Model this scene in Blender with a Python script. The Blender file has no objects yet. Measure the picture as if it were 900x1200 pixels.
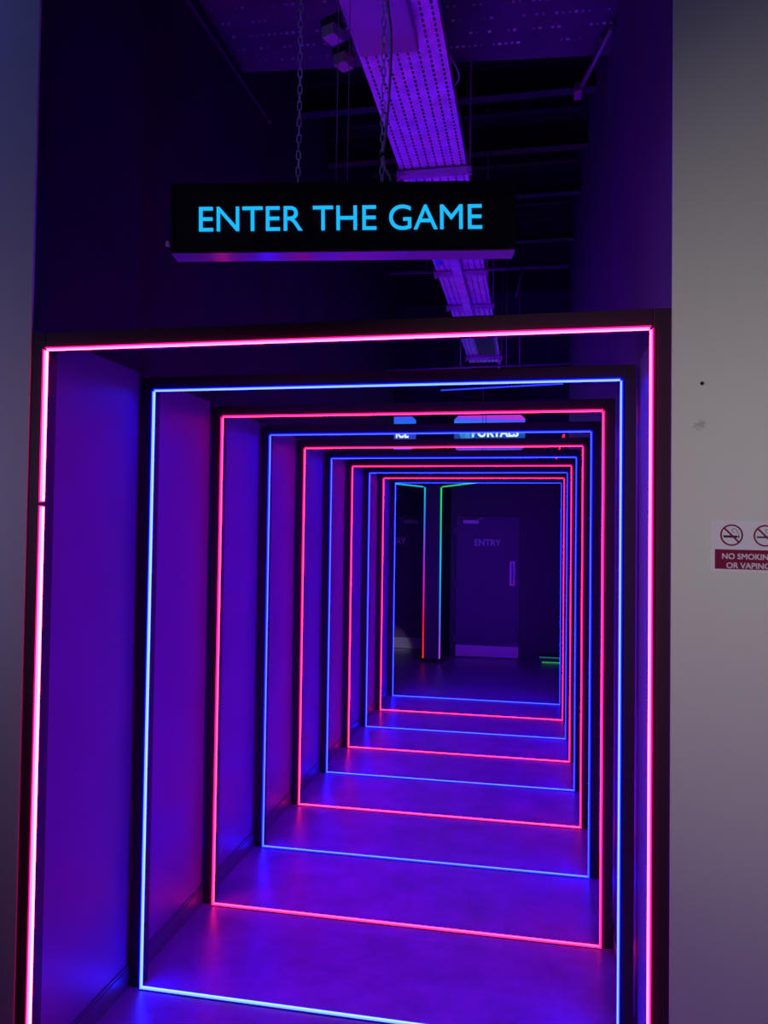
import bpy, bmesh, math, random
from mathutils import Vector, Matrix
random.seed(4)
R = math.radians
SC = bpy.context.scene
COL = SC.collection

# ------------------------------------------------------------------ camera
cam_d = bpy.data.cameras.new('camera')
cam = bpy.data.objects.new('camera', cam_d); COL.objects.link(cam)
YAW, PIT, ROL = -0.18992, 0.0268, 0.013688
fw = Vector((math.sin(YAW) * math.cos(PIT), math.cos(YAW) * math.cos(PIT), math.sin(PIT)))
rt = Vector((math.cos(YAW), -math.sin(YAW), 0)); up = rt.cross(fw)
rt, up = math.cos(ROL) * rt + math.sin(ROL) * up, -math.sin(ROL) * rt + math.cos(ROL) * up
cam.matrix_world = Matrix(((rt.x, up.x, -fw.x, 0.5504), (rt.y, up.y, -fw.y, -1.9987),
                           (rt.z, up.z, -fw.z, 1.6826), (0, 0, 0, 1)))
cam_d.sensor_fit = 'HORIZONTAL'; cam_d.sensor_width = 36; cam_d.lens = 36 * 900.46 / 900
cam_d.clip_start = 0.02
SC.camera = cam

# ------------------------------------------------------------------ world, exposure, lamps of the front room
w = bpy.data.worlds.new('world'); SC.world = w; w.use_nodes = True
w.node_tree.nodes['Background'].inputs[0].default_value = (0.35, 0.33, 0.6, 1)
w.node_tree.nodes['Background'].inputs[1].default_value = 0.004
SC.view_settings.view_transform = 'Standard'
SC.view_settings.look = 'None'
SC.view_settings.exposure = 0.0
SC.view_settings.gamma = 1.0


def area(name, loc, target, size, energy, color, spread=180):
    d = bpy.data.lights.new(name, 'AREA'); d.energy = energy; d.color = color
    d.size = size; d.spread = R(spread)
    o = bpy.data.objects.new(name, d); COL.objects.link(o); o.location = loc
    o.rotation_euler = (Vector(target) - Vector(loc)).to_track_quat('-Z', 'Y').to_euler()
    return o


area('front_room_warm_lamp', (-1.0, -2.6, 1.75), (1.5, 0, 1.85), 0.4, 3.3, (1.0, 0.93, 0.91), 44)
area('front_room_right_lamp', (-1.0, -2.4, 3.9), (1.4, 0, 3.3), 0.4, 0.85, (0.26, 0.26, 1.0), 60)
area('front_room_left_lamp', (-1.7, -1.3, 1.9), (-1.3, 0, 1.7), 0.5, 1.55, (0.62, 0.50, 1.0), 100)
area('front_room_blue_lamp', (-1.9, -1.0, 3.8), (-1.2, 0, 3.0), 0.4, 1.6, (0.20, 0.24, 1.0), 110)
area('front_room_violet_lamp', (-1.0, -2.4, 0.5), (1.5, 0, 0.5), 0.4, 2.6, (0.62, 0.40, 1.0), 60)


sp = bpy.data.lights.new('kick_plate_fill_spot', 'SPOT'); sp.energy = 75; sp.color = (0.9, 1.0, 0.95); sp.spot_size = R(8); sp.spot_blend = 0.6; sp.shadow_soft_size = 0.03  # unseen spot added only to brighten the left door's kick plate
spo = bpy.data.objects.new('kick_plate_fill_spot', sp); COL.objects.link(spo); spo.location = (-2.2, 7.4, 2.3)
spo.rotation_euler = (Vector((-1.34, 9.05, 0.05)) - spo.location).to_track_quat('-Z', 'Y').to_euler()


# ------------------------------------------------------------------ materials
def mat(name, col=(0.1, 0.1, 0.1), rough=0.5, metal=0.0, spec=0.5, noise=None, bump=None):
    m = bpy.data.materials.new(name); m.use_nodes = True
    nt = m.node_tree; b = nt.nodes['Principled BSDF']
    b.inputs['Base Color'].default_value = (*col, 1)
    b.inputs['Roughness'].default_value = rough
    b.inputs['Metallic'].default_value = metal
    b.inputs['Specular IOR Level'].default_value = spec
    tc = nt.nodes.new('ShaderNodeTexCoord')
    if noise:
        sc, lo, hi = noise
        n = nt.nodes.new('ShaderNodeTexNoise'); n.inputs['Scale'].default_value = sc
        n.inputs['Detail'].default_value = 5
        nt.links.new(tc.outputs['Object'], n.inputs['Vector'])
        r = nt.nodes.new('ShaderNodeMapRange'); r.inputs[1].default_value = 0.3; r.inputs[2].default_value = 0.7
        r.inputs[3].default_value = lo; r.inputs[4].default_value = hi
        nt.links.new(n.outputs['Fac'], r.inputs[0])
        mx = nt.nodes.new('ShaderNodeMix'); mx.data_type = 'RGBA'; mx.blend_type = 'MULTIPLY'
        mx.inputs[0].default_value = 1
        mx.inputs[6].default_value = (*col, 1)
        nt.links.new(r.outputs[0], mx.inputs[7])
        nt.links.new(mx.outputs[2], b.inputs['Base Color'])
    if bump:
        sc, st = bump
        n2 = nt.nodes.new('ShaderNodeTexNoise'); n2.inputs['Scale'].default_value = sc
        nt.links.new(tc.outputs['Object'], n2.inputs['Vector'])
        bp = nt.nodes.new('ShaderNodeBump'); bp.inputs['Strength'].default_value = st
        bp.inputs['Distance'].default_value = 0.01
        nt.links.new(n2.outputs['Fac'], bp.inputs['Height'])
        nt.links.new(bp.outputs[0], b.inputs['Normal'])
    return m


def emit(name, col, strength=1.0):
    m = bpy.data.materials.new(name); m.use_nodes = True
    nt = m.node_tree; nt.nodes.clear()
    e = nt.nodes.new('ShaderNodeEmission'); e.inputs[0].default_value = (*col, 1)
    e.inputs[1].default_value = strength
    o = nt.nodes.new('ShaderNodeOutputMaterial'); nt.links.new(e.outputs[0], o.inputs[0])
    return m


def emit_ramp(name, axis, lo, hi, stops, strength=1.0, second=None):
    """emission whose colour runs along one object axis (an addressable light strip or a lit print)"""
    m = bpy.data.materials.new(name); m.use_nodes = True
    nt = m.node_tree; nt.nodes.clear()
    tc = nt.nodes.new('ShaderNodeTexCoord'); sp = nt.nodes.new('ShaderNodeSeparateXYZ')
    nt.links.new(tc.outputs['Object'], sp.inputs[0])
    fac = sp.outputs[axis]
    if second:
        ax2, k = second
        mm = nt.nodes.new('ShaderNodeMath'); mm.operation = 'MULTIPLY_ADD'
        mm.inputs[1].default_value = k
        nt.links.new(sp.outputs[ax2], mm.inputs[0]); nt.links.new(fac, mm.inputs[2]); fac = mm.outputs[0]
    mr = nt.nodes.new('ShaderNodeMapRange'); mr.inputs[1].default_value = lo; mr.inputs[2].default_value = hi
    nt.links.new(fac, mr.inputs[0])
    cr = nt.nodes.new('ShaderNodeValToRGB'); el = cr.color_ramp.elements
    el[0].position = stops[0][0]; el[0].color = (*stops[0][1], 1)
    el[1].position = stops[-1][0]; el[1].color = (*stops[-1][1], 1)
    for p, c in stops[1:-1]:
        k = el.new(p); k.color = (*c, 1)
    nt.links.new(mr.outputs[0], cr.inputs[0])
    e = nt.nodes.new('ShaderNodeEmission'); e.inputs[1].default_value = strength
    nt.links.new(cr.outputs[0], e.inputs[0])
    o = nt.nodes.new('ShaderNodeOutputMaterial'); nt.links.new(e.outputs[0], o.inputs[0])
    return m


M = {
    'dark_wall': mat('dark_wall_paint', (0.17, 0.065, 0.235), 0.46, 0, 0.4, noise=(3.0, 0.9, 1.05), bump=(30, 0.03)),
    'shaded_upper_wall': mat('violet_upper_wall_shaded', (0.085, 0.022, 0.13), 0.6, noise=(2.0, 0.85, 1.1)),  # side wall colour darkened to carry the dimness above the frames
    'shaded_upper_wall_left': mat('left_upper_wall_deep_shade', (0.032, 0.010, 0.040), 0.7, 0, 0.25, noise=(2.0, 0.85, 1.1)),  # same upper wall, darkened further so the left side looks less lit
    'skirting': mat('skirting_paint', (0.10, 0.08, 0.14), 0.35),
    'frame': mat('black_satin_frame', (0.034, 0.007, 0.036), 0.55, 0, 0.3),
    'ceiling': mat('black_ceiling', (0.012, 0.012, 0.016), 0.9),
    'joist': mat('painted_steel_joist', (0.035, 0.032, 0.045), 0.55),
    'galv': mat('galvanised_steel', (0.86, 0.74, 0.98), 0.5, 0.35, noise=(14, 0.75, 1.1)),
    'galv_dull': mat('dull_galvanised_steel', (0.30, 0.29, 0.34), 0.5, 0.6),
    'deck': mat('perforated_dark_metal', (0.10, 0.09, 0.13), 0.5, 0.3, noise=(6, 0.7, 1.1)),
    'rod': mat('threaded_rod_steel', (0.32, 0.26, 0.40), 0.5, 0.3),
    'chain': mat('chain_steel', (0.85, 0.85, 0.92), 0.3, 0.55),
    'cable_white': mat('white_cable', (0.55, 0.53, 0.60), 0.5),
    'sign_black': mat('sign_black', (0.010, 0.010, 0.016), 0.42),
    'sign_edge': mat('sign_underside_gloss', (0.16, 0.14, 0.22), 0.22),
    'door': mat('door_paint', (0.15, 0.07, 0.24), 0.4),
    'hall': mat('far_hall_paint', (0.085, 0.045, 0.13), 0.5),
    'steel': mat('brushed_steel', (0.75, 0.73, 0.8), 0.4, 0.6),
    'box': mat('fitting_casing', (0.42, 0.40, 0.48), 0.45),
    'black': mat('black_plastic', (0.012, 0.012, 0.014), 0.5),
    'plate_white': mat('sign_white', (0.66, 0.62, 0.72), 0.45),
    'plate_red': mat('sign_crimson', (0.19, 0.004, 0.05), 0.45),
    'print_black': mat('sign_print_black', (0.02, 0.015, 0.05), 0.5),
    'print_white': mat('sign_print_white', (0.62, 0.55, 0.64), 0.5),
    'grey_letters': mat('door_letter_vinyl', (0.9, 0.8, 1.0), 0.5),
    'teal': mat('teal_label', (0.05, 0.75, 0.70), 0.5),
    'cyan_text': emit('cyan_letter_light', (0.012, 0.48, 1.0), 1.05),
    'pink_body': emit('pink_strip_base', (2.6, 0.004, 0.50), 1.0),
    'pink_lens': emit('pink_strip_lens', (1.2, 0.07, 0.52), 1.0),
    'pink_core': emit('pink_strip_core', (32.0, 0.24, 0.85), 1.0),
    'pink_hot_lens': emit('hot_pink_strip_lens', (1.6, 0.36, 0.95), 1.0),
    'pink_hot_core': emit('hot_pink_strip_core', (34.0, 0.9, 2.6), 1.0),
    'blue_body': emit('blue_strip_base', (0.01, 0.01, 4.5), 1.0),
    'blue_lens': emit('blue_strip_lens', (0.07, 0.12, 2.2), 1.0),
    'blue_core': emit('blue_strip_core', (0.26, 0.50, 160.0), 1.0),
    'blue_hot_lens': emit('hot_blue_strip_lens', (0.30, 0.62, 2.4), 1.0),
    'blue_hot_core': emit('hot_blue_strip_core', (0.5, 0.9, 160.0), 1.0),
    'red_light': emit('red_strip_light', (1.2, 0.02, 0.12), 1.0),
    'blue_tube': emit('blue_tube_light', (0.03, 0.06, 1.6), 1.0),
    'green_light': emit('green_strip_light', (0.01, 0.42, 0.03), 1.0),
    'teal_light': emit('teal_strip_light', (0.01, 0.10, 0.12), 1.0),
}


def front_wall_material():
    m = mat('white_front_wall', (0.60, 0.58, 0.575), 0.7)
    nt = m.node_tree; b = nt.nodes['Principled BSDF']
    tc = nt.nodes.new('ShaderNodeTexCoord')
    # a small grey scuff mark beside the tunnel mouth
    mp = nt.nodes.new('ShaderNodeMapping'); mp.vector_type = 'POINT'
    mp.inputs['Location'].default_value = (-0.955 * 27, 0, -1.957 * 42)
    mp.inputs['Scale'].default_value = (27, 0, 42)
    nt.links.new(tc.outputs['Object'], mp.inputs[0])
    ln = nt.nodes.new('ShaderNodeVectorMath'); ln.operation = 'LENGTH'
    nt.links.new(mp.outputs[0], ln.inputs[0])
    n = nt.nodes.new('ShaderNodeTexNoise'); n.inputs['Scale'].default_value = 60
    n.inputs['Detail'].default_value = 3
    mp2 = nt.nodes.new('ShaderNodeMapping'); mp2.inputs['Rotation'].default_value = (0, 0.6, 0)
    mp2.inputs['Scale'].default_value = (1, 1, 2.2)
    nt.links.new(tc.outputs['Object'], mp2.inputs[0]); nt.links.new(mp2.outputs[0], n.inputs[0])
    a = nt.nodes.new('ShaderNodeMath'); a.operation = 'MULTIPLY_ADD'; a.inputs[1].default_value = 0.75
    nt.links.new(ln.outputs['Value'], a.inputs[0])
    inv = nt.nodes.new('ShaderNodeMath'); inv.operation = 'SUBTRACT'; inv.inputs[0].default_value = 1.0
    nt.links.new(n.outputs['Fac'], inv.inputs[1]); nt.links.new(inv.outputs[0], a.inputs[2])
    r = nt.nodes.new('ShaderNodeMapRange')
    r.inputs[1].default_value = 0.62; r.inputs[2].default_value = 0.9
    r.inputs[3].default_value = 0.5; r.inputs[4].default_value = 0.0
    nt.links.new(a.outputs[0], r.inputs[0])
    mx = nt.nodes.new('ShaderNodeMix'); mx.data_type = 'RGBA'
    mx.inputs[6].default_value = (0.60, 0.58, 0.575, 1); mx.inputs[7].default_value = (0.2, 0.19, 0.24, 1)
    nt.links.new(r.outputs[0], mx.inputs[0]); nt.links.new(mx.outputs[2], b.inputs['Base Color'])
    return m


def floor_material():
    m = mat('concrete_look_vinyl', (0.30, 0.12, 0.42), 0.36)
    nt = m.node_tree; b = nt.nodes['Principled BSDF']
    tc = nt.nodes.new('ShaderNodeTexCoord')
    br = nt.nodes.new('ShaderNodeTexBrick'); br.inputs['Scale'].default_value = 1.0
    br.inputs['Color1'].default_value = (0.88, 0.88, 0.88, 1); br.inputs['Color2'].default_value = (1.06, 1.06, 1.06, 1)
    br.inputs['Mortar'].default_value = (0.9, 0.9, 0.9, 1)
    br.inputs['Mortar Size'].default_value = 0.002
    br.inputs['Brick Width'].default_value = 0.9; br.inputs['Row Height'].default_value = 0.3
    nt.links.new(tc.outputs['Object'], br.inputs['Vector'])
    n = nt.nodes.new('ShaderNodeTexNoise'); n.inputs['Scale'].default_value = 5; n.inputs['Detail'].default_value = 8
    n.inputs['Roughness'].default_value = 0.65
    nt.links.new(tc.outputs['Object'], n.inputs['Vector'])
    r = nt.nodes.new('ShaderNodeMapRange'); r.inputs[1].default_value = 0.3; r.inputs[2].default_value = 0.7
    r.inputs[3].default_value = 0.62; r.inputs[4].default_value = 1.16
    nt.links.new(n.outputs['Fac'], r.inputs[0])
    mx = nt.nodes.new('ShaderNodeMix'); mx.data_type = 'RGBA'; mx.blend_type = 'MULTIPLY'; mx.inputs[0].default_value = 1
    nt.links.new(br.outputs['Color'], mx.inputs[6]); nt.links.new(r.outputs[0], mx.inputs[7])
    m2 = nt.nodes.new('ShaderNodeMix'); m2.data_type = 'RGBA'; m2.blend_type = 'MULTIPLY'; m2.inputs[0].default_value = 1
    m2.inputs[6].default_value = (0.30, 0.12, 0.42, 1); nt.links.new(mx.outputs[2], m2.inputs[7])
    nt.links.new(m2.outputs[2], b.inputs['Base Color'])
    rr = nt.nodes.new('ShaderNodeMapRange'); rr.inputs[1].default_value = 0.3; rr.inputs[2].default_value = 0.7
    rr.inputs[3].default_value = 0.30; rr.inputs[4].default_value = 0.44
    nt.links.new(n.outputs['Fac'], rr.inputs[0]); nt.links.new(rr.outputs[0], b.inputs['Roughness'])
    return m


M['front_wall'] = front_wall_material()
M['floor'] = floor_material()


# ------------------------------------------------------------------ mesh helpers
def bm_new():
    return bmesh.new()


def box(bm, x0, x1, y0, y1, z0, z1, bev=0.0):
    vs = [bm.verts.new((x, y, z)) for z in (z0, z1) for y in (y0, y1) for x in (x0, x1)]
    fs = [(0, 2, 3, 1), (4, 5, 7, 6), (0, 1, 5, 4), (2, 6, 7, 3), (0, 4, 6, 2), (1, 3, 7, 5)]
    faces = [bm.faces.new([vs[i] for i in f]) for f in fs]
    if bev:
        es = list({e for f in faces for e in f.edges})
        bmesh.ops.bevel(bm, geom=es, offset=bev, segments=2, profile=0.5, affect='EDGES')
    return bm


def tube(bm, pts, r, n=8, caps=True):
    pts = [Vector(p) for p in pts]
    rings = []
    for i, p in enumerate(pts):
        a = pts[max(i - 1, 0)]; b = pts[min(i + 1, len(pts) - 1)]
        t = (b - a).normalized()
        s = Vector((0, 0, 1)) if abs(t.z) < 0.9 else Vector((1, 0, 0))
        u = t.cross(s).normalized(); v = t.cross(u)
        rings.append([bm.verts.new(p + r * (math.cos(2 * math.pi * k / n) * u + math.sin(2 * math.pi * k / n) * v)) for k in range(n)])
    for A, B in zip(rings, rings[1:]):
        for k in range(n):
            f = bm.faces.new((A[k], A[(k + 1) % n], B[(k + 1) % n], B[k])); f.smooth = True
    if caps:
        bm.faces.new(rings[0][::-1]); bm.faces.new(rings[-1])
    return bm


def prism(bm, poly, y0, y1):
    """polygon in x, z pulled along y"""
    A = [bm.verts.new((x, y0, z)) for x, z in poly]; B = [bm.verts.new((x, y1, z)) for x, z in poly]
    n = len(poly)
    bm.faces.new(A); bm.faces.new(B[::-1])
    for k in range(n):
        bm.faces.new((A[k], B[k], B[(k + 1) % n], A[(k + 1) % n]))
    return bm


def mesh_of(name, bm, m):
    bmesh.ops.recalc_face_normals(bm, faces=bm.faces[:])
    me = bpy.data.meshes.new(name); bm.to_mesh(me); bm.free()
    me.materials.append(m)
    return me


def obj(name, geo, m=None, parent=None, loc=(0, 0, 0), rot=(0, 0, 0)):
    me = geo if isinstance(geo, bpy.types.Mesh) else mesh_of(name, geo, m)
    o = bpy.data.objects.new(name, me); COL.objects.link(o)
    o.location = loc; o.rotation_euler = rot
    if parent: o.parent = parent
    return o


def tag(o, label=None, cat=None, group=None, kind=None):
    if label: o['label'] = label
    if cat: o['category'] = cat
    if group: o['group'] = group
    if kind: o['kind'] = kind
    return o


def thing(name, label, cat, loc=(0, 0, 0), rot=(0, 0, 0), group=None):
    o = bpy.data.objects.new(name, None); COL.objects.link(o)
    o.location = loc; o.rotation_euler = rot; o.empty_display_size = 0.1
    return tag(o, label, cat, group)


def text_mesh(name, s, width, height, m, bold=0.0, depth=0.001):
    """flat lettering in the x, z plane facing -y, scaled to width x height, lower left corner at the origin"""
    cu = bpy.data.curves.new(name, 'FONT'); cu.body = s; cu.size = 1.0
    cu.offset = bold; cu.extrude = 0.05; cu.resolution_u = 6
    t = bpy.data.objects.new(name, cu); COL.objects.link(t)
    dg = bpy.context.evaluated_depsgraph_get(); dg.update()
    me = bpy.data.meshes.new_from_object(t.evaluated_get(dg))
    bpy.data.objects.remove(t); bpy.data.curves.remove(cu)
    xs = [v.co.x for v in me.vertices]; ys = [v.co.y for v in me.vertices]
    x0, x1, y0, y1 = min(xs), max(xs), min(ys), max(ys)
    for v in me.vertices:
        v.co = Vector(((v.co.x - x0) / (x1 - x0) * width, -(v.co.z + 0.05) / 0.1 * depth, (v.co.y - y0) / (y1 - y0) * height))
    me.materials.clear(); me.materials.append(m); me.name = name
    for p in me.polygons: p.material_index = 0
    return me


def heavier(me, d):
    """thickens lettering by laying slightly shifted copies of the same strokes over each other"""
    src = me.copy(); b = bmesh.new()
    for k, (dx, dz) in enumerate(((-d, -d), (d, -d), (-d, d), (d, d))):
        src.transform(Matrix.Translation((dx, -d * 0.01 * k, dz))); b.from_mesh(src)
        src.transform(Matrix.Translation((-dx, d * 0.01 * k, -dz)))
    b.to_mesh(me); b.free(); bpy.data.meshes.remove(src)
    return me


def islands(me):
    bm = bmesh.new(); bm.from_mesh(me)
    bmesh.ops.remove_doubles(bm, verts=bm.verts[:], dist=1e-6)
    left = set(bm.verts); out = []
    while left:
        st = [left.pop()]; comp = set(st)
        while st:
            v = st.pop()
            for e in v.link_edges:
                o = e.other_vert(v)
                if o in left: left.discard(o); comp.add(o); st.append(o)
        out.append(comp)
    out.sort(key=lambda c: min(v.co.x for v in c))
    res = []
    for c in out:
        b = bmesh.new(); mp = {v: b.verts.new(v.co) for v in c}
        for f in {f for v in c for f in v.link_faces}:
            b.faces.new([mp[v] for v in f.verts])
        res.append(b)
    bm.free()
    return res


# ------------------------------------------------------------------ the setting
D = 0.649            # spacing of the light frames
HW = 0.8385          # half width between the light lines
HT = 2.2             # height of the top light line

fl = tag(obj('floor', box(bm_new(), -3.6, 3.6, -4.0, 9.4, -0.1, 0.0), M['floor']), kind='structure')
ce = tag(obj('ceiling', box(bm_new(), -3.6, 3.6, -4.0, 9.4, 5.0, 5.1), M['ceiling']), kind='structure')
for y, z in ((2.59, 4.3), (3.26, 4.3), (3.98, 4.3), (4.92, 4.3)):
    b = bm_new()
    box(b, -0.899, 0.899, y - 0.035, y + 0.035, z, z + 0.012)
    box(b, -0.9, 0.9, y - 0.004, y + 0.004, z + 0.012, z + 0.18)
    box(b, -0.899, 0.899, y - 0.035, y + 0.035, z + 0.18, z + 0.192)
    obj('joist', b, M['joist'], ce)
for k in range(9):   # the roof deck's own shallow purlins
    b = bm_new(); box(b, -0.9, 0.9, 2.2 + k * 0.42, 2.26 + k * 0.42, 4.92, 5.0); obj('purlin', b, M['joist'], ce)

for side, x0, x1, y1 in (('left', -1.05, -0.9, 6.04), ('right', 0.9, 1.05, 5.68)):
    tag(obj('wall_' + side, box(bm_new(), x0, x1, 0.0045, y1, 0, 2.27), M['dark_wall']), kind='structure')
    tag(obj('wall_upper_' + side, box(bm_new(), x0, x1, 0.0045, y1, 2.2705, 5.0), M['shaded_upper_wall_left' if side == 'left' else 'shaded_upper_wall']), kind='structure')
wl = tag(obj('wall_front_left', box(bm_new(), -3.6, -0.8895, -0.004, 0.004, 0, 5.0), M['front_wall']), kind='structure')
wr = tag(obj('wall_front_right', box(bm_new(), 0.8895, 3.6, -0.004, 0.004, 0, 5.0), M['front_wall']), kind='structure')
b = bm_new(); tube(b, [(0.959, -0.002, 2.06), (0.959, -0.0065, 2.06)], 0.0042, 10)
obj('wall_plug', b, M['black'], wr)
# skirting boards, with a top edge that steps back
for nm, s, y1 in (('baseboard_left', -1, 6.04), ('baseboard_right', 1, 5.68)):
    b = bm_new()
    x0, x1 = sorted((s * 0.8995, s * 0.8905)); box(b, x0, x1, 0.005, y1, 0, 0.07)
    x0, x1 = sorted((s * 0.8995, s * 0.8945)); box(b, x0, x1, 0.005, y1, 0.07, 0.08)
    tag(obj(nm, b, M['skirting']), kind='structure')

# far hall
tag(obj('wall_hall_left', box(bm_new(), -3.6, -3.5, 6.04, 9.4, 0, 5.0), M['hall']), kind='structure')
tag(obj('wall_hall_right', box(bm_new(), 3.5, 3.6, 5.68, 9.4, 0, 5.0), M['hall']), kind='structure')
b = bm_new()
box(b, -0.54, -0.47, 8.56, 8.70, 0, 5.0)
box(b, 0.40, 3.5, 8.56, 8.70, 0, 5.0); box(b, -0.47, 0.40, 8.56, 8.70, 1.95, 5.0)
tag(obj('wall_back_right', b, M['hall']), kind='structure')
b = bm_new()
box(b, -3.5, -1.86, 9.06, 9.2, 0, 5.0); box(b, -0.985, -0.54, 9.06, 9.2, 0, 5.0); box(b, -1.86, -0.985, 9.06, 9.2, 1.95, 5.0)
box(b, -0.54, -0.47, 8.70, 9.2, 0, 5.0)
tag(obj('wall_back_left', b, M['hall']), kind='structure')


def entry_door(name, x0, x1, y, mirror):
    """leaf in a jamb frame, with kick plate, closer, pull handle and vinyl lettering"""
    d = thing(name, None, None, (0, 0, 0)); tag(d, kind='structure')
    b = bm_new(); box(b, x0 + 0.006, x1 - 0.006, y, y + 0.045, 0.008, 1.925, 0.002); obj('leaf', b, M['door'], d)
    b = bm_new(); t = 0.04
    box(b, x0 - t, x0, y - 0.012, y + 0.1, 0, 1.935 + t); box(b, x1, x1 + t, y - 0.012, y + 0.1, 0, 1.935 + t)
    box(b, x0, x1, y - 0.012, y + 0.1, 1.935, 1.935 + t); obj('door_frame', b, M['hall'], d)
    b = bm_new(); box(b, x0 + 0.012, x1 - 0.012, y - 0.003, y - 0.0002, 0.012, 0.165); tag(obj('kick_plate', b, M['steel'], d), 'brushed steel kick plate')
    cx = x0 + 0.21 if not mirror else x1 - 0.19
    b = bm_new(); box(b, cx - 0.105, cx + 0.105, y - 0.05, y - 0.0002, 1.82, 1.872, 0.004); cl = obj('door_closer', b, M['steel'], d)
    b = bm_new(); s = -1 if mirror else 1
    tube(b, [(cx, y - 0.03, 1.872), (cx, y - 0.03, 1.885), (cx + s * 0.16, y - 0.09, 1.887)], 0.006, 6)
    tube(b, [(cx + s * 0.16, y - 0.09, 1.887), (cx + s * 0.04, y - 0.016, 1.94)], 0.006, 6); obj('closer_arm', b, M['steel'], cl)
    hx = x1 - 0.10 if not mirror else x0 + 0.10
    b = bm_new(); box(b, hx - 0.034, hx + 0.034, y - 0.003, y - 0.0002, 0.985, 1.315); hp = obj('handle_plate', b, M['steel'], d)
    b = bm_new(); tube(b, [(hx, y - 0.003, 1.02), (hx, y - 0.045, 1.02), (hx, y - 0.045, 1.28), (hx, y - 0.003, 1.28)], 0.009, 8)
    obj('pull_handle', b, M['steel'], hp)
    tx = (x0 + x1) / 2 - 0.175
    obj('door_lettering', heavier(text_mesh('door_lettering', 'ENTRY', 0.35, 0.086, M['grey_letters'], 0.0, 0.001), 0.0035), None, d, (tx, y - 0.0003, 1.522))
    hs = x0 - 0.004 if not mirror else x1 + 0.004
    for hz in (0.25, 1.0, 1.72):
        b = bm_new(); tube(b, [(hs, y - 0.016, hz - 0.045), (hs, y - 0.016, hz + 0.045)], 0.006, 8); obj('hinge', b, M['steel'], d)
    return d


entry_door('door_1', -0.47, 0.40, 8.56, False)
entry_door('door_2', -1.86, -0.985, 9.06, True)

# ------------------------------------------------------------------ the ten light frames
FD = 0.06            # depth of a frame
JI = HW + 0.007      # inner face of a jamb
JO = 0.888           # outer face of a jamb
TI = HT + 0.007; TO = 2.252


def strip_mesh(name, p, q, r, m, n=8):
    b = bm_new(); tube(b, [p, q], r, n); return mesh_of(name, b, m)


b = bm_new(); box(b, -JO, -JI, 0, FD, 0, TO, 0.002); jamb_l = mesh_of('jamb', b, M['frame'])
b = bm_new(); box(b, JI, JO, 0, FD, 0, TO, 0.002); jamb_r = mesh_of('jamb', b, M['frame'])
b = bm_new(); box(b, -JI, JI, 0, FD, TI, TO, 0.002); head = mesh_of('header', b, M['frame'])
b = bm_new(); box(b, -JI, JI, -0.012, 0.012, 0.0, 0.003); sill = mesh_of('floor_channel', b, M['frame'])
def strip_meshes(p, q, n, c, k=1.0):
    """light strip running p to q, raised along n: a saturated base, and a paler lens whose flat crown throws the light"""
    p, q, n = Vector(p), Vector(q), Vector(n)
    hue = c.split('_')[0]
    y = Vector((0, 1, 0))

    def sweep(b, prof, P, Q, closed=True):
        A = [b.verts.new(P + n * h + y * d) for h, d in prof]; B = [b.verts.new(Q + n * h + y * d) for h, d in prof]
        m = len(prof); fs = []
        for j in range(m if closed else m - 1):
            fs.append(b.faces.new((A[j], A[(j + 1) % m], B[(j + 1) % m], B[j])))
        if closed: b.faces.new(A); b.faces.new(B[::-1])
        return fs
    f0, f1 = -0.0105 * k, 0.0050
    b = bm_new(); sweep(b, [(-0.0066, f0), (-0.0032, f0), (-0.0032, f1), (-0.0066, f1)], p, q)
    m1 = mesh_of('light_strip', b, M[hue + '_body'])
    d = (q - p).normalized() * 0.003
    g0, g1, c0, c1, hi = f0 + 0.0008, f1 - 0.0008, f0 + 0.0028, f1 - 0.0026, 0.0016 * k
    b = bm_new()
    fs = sweep(b, [(-0.0031, g0), (-0.0004, g0), (hi, c0), (hi, c1), (-0.0004, g1), (-0.0031, g1)], p + d, q - d)
    fs[2].material_index = 1
    m2 = mesh_of('strip_core', b, M[c + '_lens']); m2.materials.append(M[c + '_core'])
    return m1, m2


SETS = {}
for c in ('pink', 'pink_hot', 'blue', 'blue_hot'):
    SETS[c] = [strip_meshes((-HW, 0, 0), (-HW, 0, HT), (1, 0, 0), c),
               strip_meshes((HW, 0, 0), (HW, 0, HT), (-1, 0, 0), c),
               strip_meshes((-HW, 0, HT), (HW, 0, HT), (0, 0, -1), c),
               strip_meshes((-HW, 0, 0.0075), (HW, 0, 0.0075), (0, 0, 1), c)]
ORD = ['first', 'second', 'third', 'fourth', 'fifth', 'sixth', 'seventh', 'eighth', 'ninth', 'tenth']
for i in range(10):
    pink = i % 2 == 0
    c = ('pink' if pink else 'blue') + ('_hot' if i < 2 else '')
    lab = 'black portal frame edged in %s light strips, %s from the tunnel entrance' % ('pink' if pink else 'blue', ORD[i])
    if i == 0: lab = 'largest black portal frame edged in bright pink light at the tunnel entrance'
    if i == 9: lab = 'smallest blue-lit portal frame, last one before the dark entry doors'
    f = thing('light_frame', lab, 'light frame', (0, i * D, 0), group='light frames along the tunnel')
    obj('jamb', jamb_l, None, f); obj('jamb', jamb_r, None, f); obj('header', head, None, f); obj('floor_channel', sill, None, f)
    for k, (sb, sc_) in enumerate(SETS[c]):
        if i == 0 and k == 0:      # two lengths butted together with a dark joint
            for z0, z1 in ((0.0, 1.747), (1.757, HT)):
                m1, m2 = strip_meshes((-HW, 0, z0), (-HW, 0, z1), (1, 0, 0), 'pink_hot', 1.25)
                s = obj('light_strip', m1, None, f); obj('strip_core', m2, None, s)
            b = bm_new(); box(b, -HW - 0.0068, -HW + 0.003, -0.0135, 0.006, 1.747, 1.757); obj('strip_joiner', b, M['frame'], f)
            continue
        s = obj('light_strip', sb, None, f); obj('strip_core', sc_, None, s)

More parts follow.
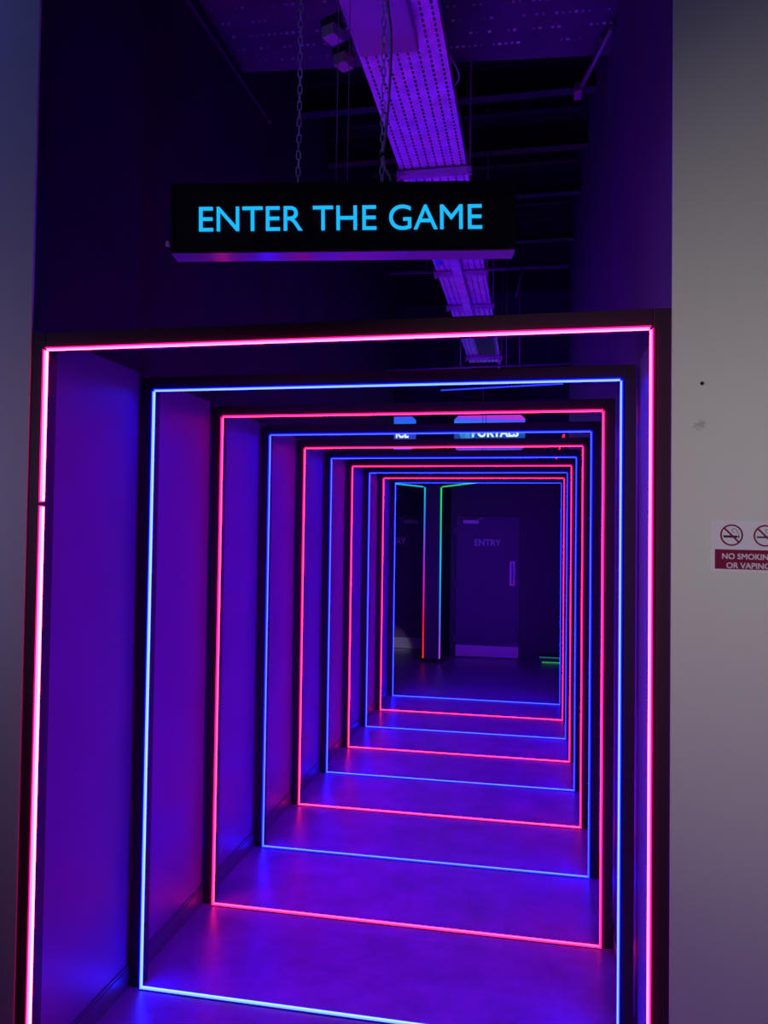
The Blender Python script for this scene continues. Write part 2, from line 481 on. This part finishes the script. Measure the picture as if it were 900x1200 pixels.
# ------------------------------------------------------------------ hanging sign ENTER THE GAME
SL = Vector((-0.526, 0.134, 2.516)); SR = Vector((0.493, 0.320, 2.537))
ex = (SR - SL).normalized(); ey = Vector((0, 0, 1)).cross(ex).normalized(); ez = ex.cross(ey)
sg = thing('hanging_sign', 'black hanging box sign with glowing cyan words above the tunnel entrance', 'sign')
sg.matrix_world = Matrix(((ex.x, ey.x, ez.x, SL.x), (ex.y, ey.y, ez.y, SL.y), (ex.z, ey.z, ez.z, SL.z), (0, 0, 0, 1)))
SWD, SHT, SDP = 1.04, 0.211, 0.075
b = bm_new(); box(b, 0, SWD, 0.0, SDP, 0.004, SHT, 0.0015); obj('housing', b, M['sign_black'], sg)
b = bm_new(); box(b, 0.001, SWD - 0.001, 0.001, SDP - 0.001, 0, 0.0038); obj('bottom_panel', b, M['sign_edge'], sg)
b = bm_new(); box(b, SWD - 0.012, SWD, -0.002, -0.0002, 0.004, SHT); box(b, 0, 0.012, -0.002, -0.0002, 0.004, SHT)
box(b, 0.012, SWD - 0.012, -0.002, -0.0002, 0.004, 0.011); box(b, 0.012, SWD - 0.012, -0.002, -0.0002, SHT - 0.008, SHT)
obj('face_trim', b, M['sign_black'], sg)
for lb in islands(text_mesh('sign_text', 'ENTER THE GAME', 0.853, 0.0755, M['cyan_text'], 0.0, 0.004)):
    obj('letter', lb, M['cyan_text'], sg, (0.0865, -0.0004, 0.0645), (0, 0, 0))
b = bm_new(); tube(b, [(-0.002, 0.01, 0.031), (-0.016, 0.008, 0.034)], 0.0085, 10); tag(obj('side_screw', b, M['cable_white'], sg), 'pale thumb screw on the left end')
for hx in (0.382, 0.638):
    b = bm_new(); box(b, hx - 0.012, hx + 0.012, 0.02, 0.045, SHT, SHT + 0.004)
    tube(b, [(hx - 0.006, 0.032, SHT + 0.004), (hx - 0.005, 0.032, SHT + 0.014), (hx + 0.005, 0.032, SHT + 0.014), (hx + 0.006, 0.032, SHT + 0.004)], 0.002, 6)
    obj('hanging_eye', b, M['chain'], sg)


def sign_pt(x, y, z):
    return sg.matrix_world @ Vector((x, y, z)) if False else SL + ex * x + ey * y + ez * z


# chains
def link_mesh():
    b = bm_new(); pts = []
    n = 16
    for k in range(n + 1):
        a = 2 * math.pi * k / n
        x = 0.0062 * math.cos(a); z = 0.0062 * math.sin(a) + (0.0085 if math.sin(a) > 1e-6 else -0.0085 if math.sin(a) < -1e-6 else 0)
        pts.append((x, 0, z))
    tube(b, pts[:-1] + [pts[0]], 0.0019, 6, caps=False)
    return mesh_of('chain_link', b, M['chain'])


LM = link_mesh()
ZD = 4.0             # underside of the perforated deck
for hx, lab in ((0.382, 'steel link chain holding the sign, left of the pair'),
                (0.638, 'steel link chain beside the white cable, right of the pair')):
    p = sign_pt(hx, 0.032, SHT + 0.012)
    ch = thing('hanging_chain', lab, 'chain', p, group='chains holding the hanging sign')
    n = int((ZD - p.z - 0.02) / 0.0252) + 1
    step = (ZD - 0.012 - p.z - 0.012) / (n - 1)
    for k in range(n):
        obj('chain_link', LM, None, ch, (random.uniform(-.0008, .0008), 0, 0.012 + k * step), (0, random.uniform(-0.06, 0.06), (0.5 if k % 2 else 2.07) + random.uniform(-.2, .2)))
# steel suspension wires behind the chains
for hx, lab in ((0.496, 'thin steel wire holding the sign, nearer the left chain'), (0.531, 'thin steel wire holding the sign, nearer the tray')):
    p = sign_pt(hx, 0.06, SHT)
    b = bm_new(); tube(b, [(0, 0, 0), (0, 0, ZD - p.z)], 0.0016, 6); tube(b, [(0, 0, 0), (0, 0, 0.02)], 0.004, 8)
    tag(obj('suspension_wire', b, M['rod'], None, p), lab, 'wire', 'wires holding the sign')
# white feed cable tied to the right chain
a = sign_pt(0.668, 0.034, SHT); b = bm_new()
tube(b, [a, a + Vector((-.004, 0, .03)), (0.104, 0.262, 2.79), (0.0985, 0.258, 2.828), (0.103, 0.262, 2.88), (0.113, 0.265, 3.0), (0.118, 0.265, 3.141), (0.116, 0.263, 3.22), (0.105, 0.262, 3.3), (0.10, 0.262, 3.6), (0.10, 0.262, ZD)], 0.0042, 8)
fc = tag(obj('feed_cable', b, M['cable_white']), 'pale cable running down beside the right chain into the sign', 'cable')
b = bm_new(); tube(b, [(0.086, 0.258, 2.826), (0.110, 0.258, 2.832)], 0.0062, 8); obj('cable_tie', b, M['black'], fc)

# ------------------------------------------------------------------ overhead services
# perforated deck over the entrance
pd = thing('perforated_deck', 'dark perforated metal deck across the top of the entrance', 'ceiling panel', (0, 0, 0))
b = bm_new(); prism(b, [(-0.9, ZD), (0.9, ZD), (0.9, ZD + 0.03), (-0.9, ZD + 0.03)], 0.1, 1.62)
for v in b.verts:
    if v.co.y > 1: v.co.y += 0.16 * (v.co.x + 0.9) / 1.8
obj('deck_sheet', b, M['deck'], pd)
b = bm_new()
for iy in range(15):
    y = 0.2 + iy * 0.095
    for ix in range(62):
        x = -0.87 + ix * 0.0285 + (0.014 if iy % 2 else 0)
        if random.random() < 0.45: continue
        s = random.uniform(0.004, 0.008)
        yy = y + 0.10 * (x + 0.9) / 1.8
        q = [b.verts.new((x + dx, yy + dy, ZD - 0.0002 - (0.007 if dy > 0 else 0))) for dx, dy in ((-s, -s * .5), (s, -s * .5), (s, s * .5), (-s, s * .5))]
        b.faces.new(q)
tag(obj('punched_tabs', b, M['steel'], pd), kind='stuff')

# cable tray
TZ = 3.5; TX0, TX1, TY0, TY1 = -0.108, 0.218, 0.3, 6.15
tr = thing('cable_tray', 'long perforated steel cable tray overhead, lit purple by the tunnel', 'cable tray')
b = bm_new()
rows = 8; px = (TX1 - TX0) / rows; ys = []
y = TY0
while y < TY1 - 0.03:
    ys += [y, y + 0.012]; y += 0.030
ys.append(TY1)
xs = []
for k in range(rows): xs += [TX0 + k * px, TX0 + (k + 0.39) * px, TX0 + (k + 0.61) * px]
xs.append(TX1)
grid = [[b.verts.new((x, yy, TZ)) for x in xs] for yy in ys]
for j in range(len(ys) - 1):
    for k in range(len(xs) - 1):
        if k % 3 == 1 and j % 2 == 1: continue
        b.faces.new((grid[j][k], grid[j][k + 1], grid[j + 1][k + 1], grid[j + 1][k]))
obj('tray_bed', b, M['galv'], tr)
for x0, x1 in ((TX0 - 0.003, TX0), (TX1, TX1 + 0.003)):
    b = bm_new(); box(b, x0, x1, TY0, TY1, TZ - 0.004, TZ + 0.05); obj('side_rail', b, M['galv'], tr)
b = bm_new(); box(b, -0.098, -0.052, 2.75, 3.14, TZ - 0.003, TZ - 0.0004); tag(obj('teal_label', b, M['teal'], tr), 'teal strip label under the tray')
b = bm_new(); box(b, 0.01, 0.185, 5.05, 5.75, TZ - 0.014, TZ - 0.0004, 0.003); tag(obj('cover_plate', b, M['joist'], tr), 'dark cover plate')
b = bm_new(); box(b, TX1 - 0.03, TX1 - 0.004, 6.12, 6.15, TZ - 0.07, TZ); obj('end_tab', b, M['galv'], tr)
for k, (x, r) in enumerate(((-0.04, 0.012), (0.13, 0.012))):
    b = bm_new(); pts = [(x + 0.008 * math.sin(j * 1.3 + k), TY0 + 0.05 + j * 0.58, TZ + r + 0.002) for j in range(11)]
    tube(b, pts, r, 8)
    tag(obj('power_cable', b, M['black']), 'black cable lying inside the overhead cable tray, along its %s side' % ('left', 'right')[k], 'cable', 'cables inside the cable tray')
# trunking slung under the tray
b = bm_new(); box(b, 0.012, 0.075, 2.1, 4.55, TZ - 0.062, TZ - 0.036, 0.003)
tag(obj('cable_trunking', b, M['galv']), 'smooth narrow steel trunking running beneath the perforated cable tray', 'trunking')
# trapeze supports
for k, (ys_, lab) in enumerate(((1.76, 'nearest strut hanger under the cable tray, just above the sign'),
                                (3.27, 'strut hanger under the cable tray, just below the sign'),
                                (4.07, 'strut hanger under the cable tray, third from the front'),
                                (5.86, 'farthest strut hanger, at the end of the cable tray'))):
    t = thing('strut_hanger', lab, 'tray support', (0, ys_, TZ), group='hangers holding the cable tray')
    x0, x1 = TX0 - 0.022, TX1 + 0.026
    b = bm_new(); z1 = -0.0055
    box(b, x0, x1, -0.02, 0.02, z1 - 0.003, z1); box(b, x0, x1, -0.02, -0.017, z1 - 0.03, z1); box(b, x0, x1, 0.017, 0.02, z1 - 0.03, z1)
    obj('strut_channel', b, M['galv'], t)
    for x in (x0 + 0.008, x1 - 0.008):
        b = bm_new(); tube(b, [(x, 0, -0.05), (x, 0, 5.0 - TZ)], 0.006, 6); r = obj('threaded_rod', b, M['rod'], t)
        b = bm_new(); tube(b, [(x, 0, -0.046), (x, 0, -0.036)], 0.009, 6); obj('hex_nut', b, M['galv'], r)
# casing under the front of the tray
jb = thing('junction_box', 'dark violet casing fixed beneath the near end of the cable tray', 'junction box', (0.03, 0.42, TZ - 0.004))
b = bm_new(); box(b, -0.115, 0.10, -0.12, 0.315, -0.055, 0, 0.006); obj('casing', b, M['box'], jb)
b = bm_new(); box(b, -0.06, 0.05, -0.06, 0.06, -0.058, -0.0552); obj('cover', b, M['box'], jb)
for k, (y, lab) in enumerate(((0.57, 'small square lamp fitting left of the casing, upper one'), (0.73, 'small square lamp fitting left of the casing, lower one'))):
    t = thing('lamp_fitting', lab, 'lamp fitting', (-0.15, y, TZ - 0.06), (0, R(0), R(-24)), 'two lamp fittings beside the cable tray')
    b = bm_new(); box(b, -0.026, 0.026, -0.03, 0.03, -0.03, 0.012, 0.004); obj('lamp_body', b, M['box'], t)
    b = bm_new(); box(b, -0.03, 0.03, -0.035, 0.035, 0.0125, 0.035, 0.003); obj('bracket', b, M['black'], t)
    b = bm_new(); box(b, 0.0, 0.035, -0.006, 0.006, 0.0352, 0.06); obj('clamp_arm', b, M['black'], t)
b = bm_new(); tube(b, [(0.224 + 0.030 * math.sin(math.pi * k / 10), 0.87 + 0.22 * k / 10, TZ + 0.012 - 0.02 * math.sin(math.pi * k / 10)) for k in range(11)], 0.004, 6)
tag(obj('cable_loop', b, M['galv_dull']), 'loose loop of cable bulging from the right side of the cable tray', 'cable')

# conduits and braces
t = thing('conduit_pipe', 'thin conduit running along the top of the left dark wall', 'pipe')
b = bm_new(); tube(b, [(-0.875, 0.11, 3.86), (-0.875, 1.92, 3.92)], 0.011, 8); obj('pipe', b, M['joist'], t)
b = bm_new(); tube(b, [(-0.875, 1.90, 3.919), (-0.875, 1.95, 3.921)], 0.017, 8); obj('end_coupling', b, M['joist'], t)
for y in (0.6, 1.4):
    b = bm_new(); box(b, -0.8995, -0.86, y - 0.01, y + 0.01, 3.86 + y * .033 + 0.01, 3.86 + y * .033 + 0.02); obj('pipe_clip', b, M['joist'], t)
t = thing('diagonal_brace', 'slanted steel bar under the dark perforated deck, near its right end', 'brace')
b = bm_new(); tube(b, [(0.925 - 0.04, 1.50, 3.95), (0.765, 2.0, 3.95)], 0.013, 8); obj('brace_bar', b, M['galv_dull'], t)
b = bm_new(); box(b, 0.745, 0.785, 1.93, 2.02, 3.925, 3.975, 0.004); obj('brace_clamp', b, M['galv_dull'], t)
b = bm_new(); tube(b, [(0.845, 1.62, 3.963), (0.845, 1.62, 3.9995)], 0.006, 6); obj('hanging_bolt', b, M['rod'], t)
t = thing('sprinkler_pipe', 'thin horizontal pipe on drop rods behind the second light frame', 'pipe')
b = bm_new(); tube(b, [(-0.88, 5.4, 3.28), (0.88, 5.4, 3.30)], 0.010, 8); obj('pipe', b, M['rod'], t)
for x in (-0.138, 0.424, 0.30):
    b = bm_new(); tube(b, [(x, 5.4, 3.29), (x, 5.4, 5.0)], 0.005, 6); obj('drop_rod', b, M['rod'], t)
b = bm_new(); tube(b, [(0.442, 5.38, 4.22), (0.388, 5.38, 3.95)], 0.012, 6); obj('sprinkler_drop', b, M['rod'], t)
t = thing('crossing_pipe', 'purple-lit horizontal pipe to the right, just below the sign', 'pipe')
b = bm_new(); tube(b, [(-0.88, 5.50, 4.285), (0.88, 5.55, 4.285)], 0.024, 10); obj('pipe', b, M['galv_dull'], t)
for x in (0.2, 0.3, -0.5):
    b = bm_new(); tube(b, [(x, 5.53, 4.3), (x, 5.53, 5.0)], 0.005, 6); obj('drop_rod', b, M['rod'], t)

# blue tube lamp seen under the second frame
t = thing('tube_lamp', 'thin blue glowing tube lamp hung above the tunnel', 'lamp')
b = bm_new(); tube(b, [(-0.091, 3.42, 2.70), (0.75, 3.28, 2.70)], 0.005, 8); obj('tube', b, M['blue_tube'], t)
b = bm_new(); tube(b, [(-0.095, 3.424, 2.712), (0.755, 3.28, 2.712)], 0.006, 8); obj('housing', b, M['black'], t)
for x in (0.29, 0.66):
    b = bm_new(); y = 3.405 - 0.166 * x; tube(b, [(x, y, 2.715), (x, y, 5.0)], 0.0012, 5); obj('wire', b, M['joist'], t)
# red light line above the right hand frames
t = thing('red_light_bar', 'red light bar running away above the right side of the tunnel', 'lamp')
b = bm_new(); tube(b, [(0.836, 5.2, 2.60), (0.836, 8.5, 2.60)], 0.010, 8); obj('tube', b, M['red_light'], t)
b = bm_new(); box(b, 0.826, 0.846, 5.2, 8.5, 2.612, 2.63); obj('housing', b, M['black'], t)
for y in (5.35, 8.3):
    b = bm_new(); tube(b, [(0.836, y, 2.63), (0.836, y, 5.0)], 0.002, 5); obj('wire', b, M['joist'], t)


# ------------------------------------------------------------------ lit signs in the far hall
def lit_sign(name, label, x0, x1, y, z0, z1, seam, face, words, wx, ww, wz, wh):
    t = thing(name, label, 'sign', (x0, y, z0), group='lit signs in the far hall')
    W, H = x1 - x0, z1 - z0; c = 0.055
    b = bm_new(); prism(b, [(c, 0), (W - c, 0), (W, c), (W, H - c), (W - c, H), (c, H), (0, H - c), (0, c)], 0.002, 0.07); obj('sign_box', b, M['sign_black'], t)
    e = 0.004
    for a0, a1 in ((0, seam - 0.003), (seam + 0.003, W)):
        L = a0 == 0
        poly = ([(c, e), (a1, e), (a1, H - e), (c, H - e), (e, H - c), (e, c)] if L
                else [(a0, e), (W - c, e), (W - e, c), (W - e, H - c), (W - c, H - e), (a0, H - e)])
        b = bm_new(); prism(b, poly, 0, 0.0018); obj('lit_panel', b, face, t)
    obj('sign_lettering', text_mesh('sign_lettering', words, ww, wh, M['sign_words'], 0.04, 0.002), None, t, (wx - x0, -0.0004, wz - z0))
    for x in (seam, ):
        b = bm_new(); tube(b, [(x, 0.035, H), (x, 0.035, 5.0 - z0)], 0.006, 6); obj('hanging_rod', b, M['rod'], t)
    return t


M['sign_words'] = emit('white_sign_words', (0.75, 0.9, 1.0), 1.0)
face1 = emit_ramp('portal_sign_print', 2, 0.0, 0.45,
                  [(0.0, (0.30, 0.03, 0.55)), (0.12, (0.10, 0.06, 0.75)), (0.25, (0.02, 0.03, 0.42)), (0.42, (0.01, 0.06, 0.30)),
                   (0.62, (0.01, 0.10, 0.6)), (0.74, (0.012, 0.36, 0.80)), (0.84, (0.03, 0.16, 1.0)), (0.93, (0.10, 0.07, 1.0)), (1.0, (0.5, 0.03, 0.6))],
                  1.0, (0, 0.055))
face2 = emit_ramp('left_sign_print', 2, 0.0, 0.45,
                  [(0.0, (0.12, 0.05, 0.7)), (0.3, (0.03, 0.05, 0.5)), (0.55, (0.02, 0.05, 0.45)), (0.78, (0.01, 0.15, 0.9)), (0.92, (0.06, 0.07, 0.9)), (1.0, (0.4, 0.05, 0.6))])
ps = lit_sign('portals_sign', 'blue lit sign reading PORTALS hung beyond the tunnel', -0.417, 0.467, 7.6, 2.712, 3.165, 0.36, face1, 'PORTALS', -0.19, 0.575, 2.886, 0.125)
b = bm_new()
for s, (cx, cz) in ((1, (0.14, 0.23)), (1, (0.20, 0.23))):
    for r in (0.085, 0.062, 0.039):
        pts = [(cx + r * 0.75 * math.cos(math.pi / 3 * k + math.pi / 6), -0.0015, cz + r * math.sin(math.pi / 3 * k + math.pi / 6)) for k in range(7)]
        tube(b, pts, 0.005, 5, caps=False)
obj('hexagon_emblem', b, emit('emblem_light', (0.06, 0.35, 0.75), 1.0), ps)
lit_sign('game_sign', 'blue lit sign, cut off by the left dark wall beyond the tunnel', -1.78, -0.893, 7.6, 2.735, 3.165, 0.45, face2, 'ICE', -1.155, 0.165, 2.886, 0.125)

# ------------------------------------------------------------------ column with colour-changing strips, splayed beams
cl = thing('light_column', 'dark square column with coloured light strips down both edges', 'column', (0, 0, 0))
CX0, CX1, CY = -0.828, -0.612, 8.0
b = bm_new(); box(b, CX0 + 0.006, CX1 - 0.006, CY, CY + 0.3, 0.05, 2.36, 0.003); obj('column_body', b, M['hall'], cl)
b = bm_new(); box(b, CX0 - 0.012, CX1 + 0.03, CY - 0.012, CY + 0.3, 0.0, 0.05, 0.003); obj('column_base', b, M['frame'], cl)
ml = emit_ramp('left_strip_colours', 2, 0.05, 2.29, [(0, (0.9, 0.03, 0.02)), (0.2, (0.85, 0.005, 0.03)), (0.45, (0.6, 0.01, 0.55)), (0.62, (0.3, 0.03, 0.8)), (0.78, (0.03, 0.15, 0.9)), (0.92, (0.01, 0.35, 0.75)), (1, (0.01, 0.5, 0.75))])
mr_ = emit_ramp('right_strip_colours', 2, 0.05, 2.29, [(0, (0.35, 0.05, 0.75)), (0.15, (0.15, 0.1, 0.8)), (0.35, (0.03, 0.25, 0.85)), (0.6, (0.01, 0.5, 0.8)), (0.78, (0.01, 0.55, 0.3)), (1, (0.02, 0.7, 0.12))])
b = bm_new(); tube(b, [(CX0, CY - 0.004, 0.055), (CX0, CY - 0.004, 2.285)], 0.010, 8); obj('light_strip', b, ml, cl)
b = bm_new(); tube(b, [(CX1, CY - 0.004, 0.055), (CX1, CY - 0.004, 2.285)], 0.010, 8); obj('light_strip', b, mr_, cl)
for p, q, m_, nm in (((CX0 - 0.02, CY - 0.03), (-1.28, 6.95), 'cyan', 'left'), ((CX1 + 0.02, CY - 0.03), (0.02, 6.95), 'green', 'right')):
    b = bm_new(); d = (Vector(q) - Vector(p)).normalized(); n = Vector((-d.y, d.x)) * (1 if nm == 'left' else -1)
    P = [Vector(p), Vector(q), Vector(q) - n * 0.05, Vector(p) - n * 0.05]
    lo = [b.verts.new((v.x, v.y, 2.30)) for v in P]; hi = [b.verts.new((v.x, v.y, 2.36)) for v in P]
    b.faces.new(lo); b.faces.new(hi[::-1])
    for k in range(4): b.faces.new((lo[k], hi[k], hi[(k + 1) % 4], lo[(k + 1) % 4]))
    bo = obj('splayed_beam', b, M['frame'], cl)
    b = bm_new(); tube(b, [(p[0], p[1], 2.29), (q[0], q[1], 2.29)], 0.009, 8)
    obj('light_strip', b, emit(m_ + '_beam_light', (0.01, 0.5, 0.75) if nm == 'left' else (0.03, 0.6, 0.18)), bo)
    b = bm_new(); tube(b, [(q[0], q[1], 2.36), (q[0], q[1], 5.0)], 0.003, 5); obj('hanging_rod', b, M['joist'], bo)
ds = thing('door_stop', 'small pale floor door stop at the foot of the lit column', 'door stop', (-0.53, 7.9, 0))
b = bm_new(); tube(b, [(0, 0, 0), (0, 0, 0.035)], 0.014, 10); obj('post', b, M['steel'], ds)
b = bm_new(); tube(b, [(0, 0, 0.0352), (0, 0, 0.045)], 0.016, 10); obj('rubber_cap', b, M['black'], ds)

# low green-lit plinth on the right
t = thing('lit_plinth', 'low dark plinth with green and teal light lines on the far right floor', 'plinth')
b = bm_new(); box(b, 0.66, 1.9, 8.36, 8.559, 0.0, 0.09, 0.004); obj('plinth_body', b, M['hall'], t)
b = bm_new(); box(b, 0.70, 1.9, 8.352, 8.3595, 0.004, 0.016); tag(obj('light_strip', b, M['green_light'], t), 'green light strip at floor level')
b = bm_new(); box(b, 0.665, 1.9, 8.352, 8.3595, 0.064, 0.080); tag(obj('light_strip', b, M['teal_light'], t), 'teal light strip on the upper edge')

# ------------------------------------------------------------------ no smoking notice on the right front wall
ns = thing('no_smoking_sign', 'small white and crimson no smoking notice on the pale right wall', 'sign', (0.983, -0.0045, 1.6), (0, R(0.6), 0))
NW, NH = 0.160, 0.125
b = bm_new(); box(b, 0, NW, -0.0015, 0, 0, NH); obj('plate', b, M['plate_white'], ns)
b = bm_new(); box(b, 0.0062, NW - 0.0062, -0.0019, -0.00155, 0.006, 0.0535, 0); obj('red_band', b, M['plate_red'], ns)
obj('notice_lettering', heavier(text_mesh('notice_lettering', 'NO SMOKING', 0.118, 0.0135, M['print_white'], 0.0, 0.0003), 0.0004), None, ns, (0.023, -0.0019, 0.0305))
obj('notice_lettering', heavier(text_mesh('notice_lettering', 'OR VAPING', 0.098, 0.0135, M['print_white'], 0.0, 0.0003), 0.0004), None, ns, (0.033, -0.0019, 0.0085))


def ring(bm, cx, cz, r0, r1, y0, y1, n=40):
    V = []
    for k in range(n):
        a = 2 * math.pi * k / n; c, s = math.cos(a), math.sin(a)
        V.append([bm.verts.new((cx + r * c, y, cz + r * s)) for r, y in ((r0, y0), (r1, y0), (r1, y1), (r0, y1))])
    for k in range(n):
        A, B = V[k], V[(k + 1) % n]
        for j in range(4): bm.faces.new((A[j], A[(j + 1) % 4], B[(j + 1) % 4], B[j]))


def bar(bm, p, q, w, y0, y1):
    p, q = Vector(p), Vector(q); d = (q - p).normalized(); n = Vector((-d.y, d.x)) * w / 2
    prism(bm, [tuple(p - n), tuple(q - n), tuple(q + n), tuple(p + n)], y0, y1)


for k, cx in enumerate((0.0435, 0.1195)):
    cz = 0.0885
    b = bm_new(); bar(b, (cx - 0.0185, cz - 0.0035), (cx + 0.0135, cz - 0.0035), 0.0055 if k == 0 else 0.0042, -0.0018, -0.00155)
    bar(b, (cx + 0.015, cz - 0.0035), (cx + 0.018, cz - 0.0035), 0.0055, -0.0018, -0.00155)
    sm = [(cx + 0.0165, cz + 0.0005), (cx + 0.0165, cz + 0.004), (cx + 0.0125, cz + 0.007), (cx + 0.013, cz + 0.0125), (cx + 0.008, cz + 0.0155), (cx + 0.001, cz + 0.0145), (cx + 0.001, cz + 0.011), (cx + 0.006, cz + 0.006)]
    for p, q in zip(sm, sm[1:]): bar(b, p, q, 0.0012, -0.0018, -0.00155)
    ic = obj('cigarette_icon' if k == 0 else 'vape_icon', b, M['print_black'], ns)
    b = bm_new(); ring(b, cx, cz, 0.0225, 0.0262, -0.0023, -0.0019); bar(b, (cx - 0.0165, cz + 0.0165), (cx + 0.0165, cz - 0.0165), 0.0042, -0.0023, -0.0019)
    obj('prohibition_ring', b, M['plate_red'], ic)
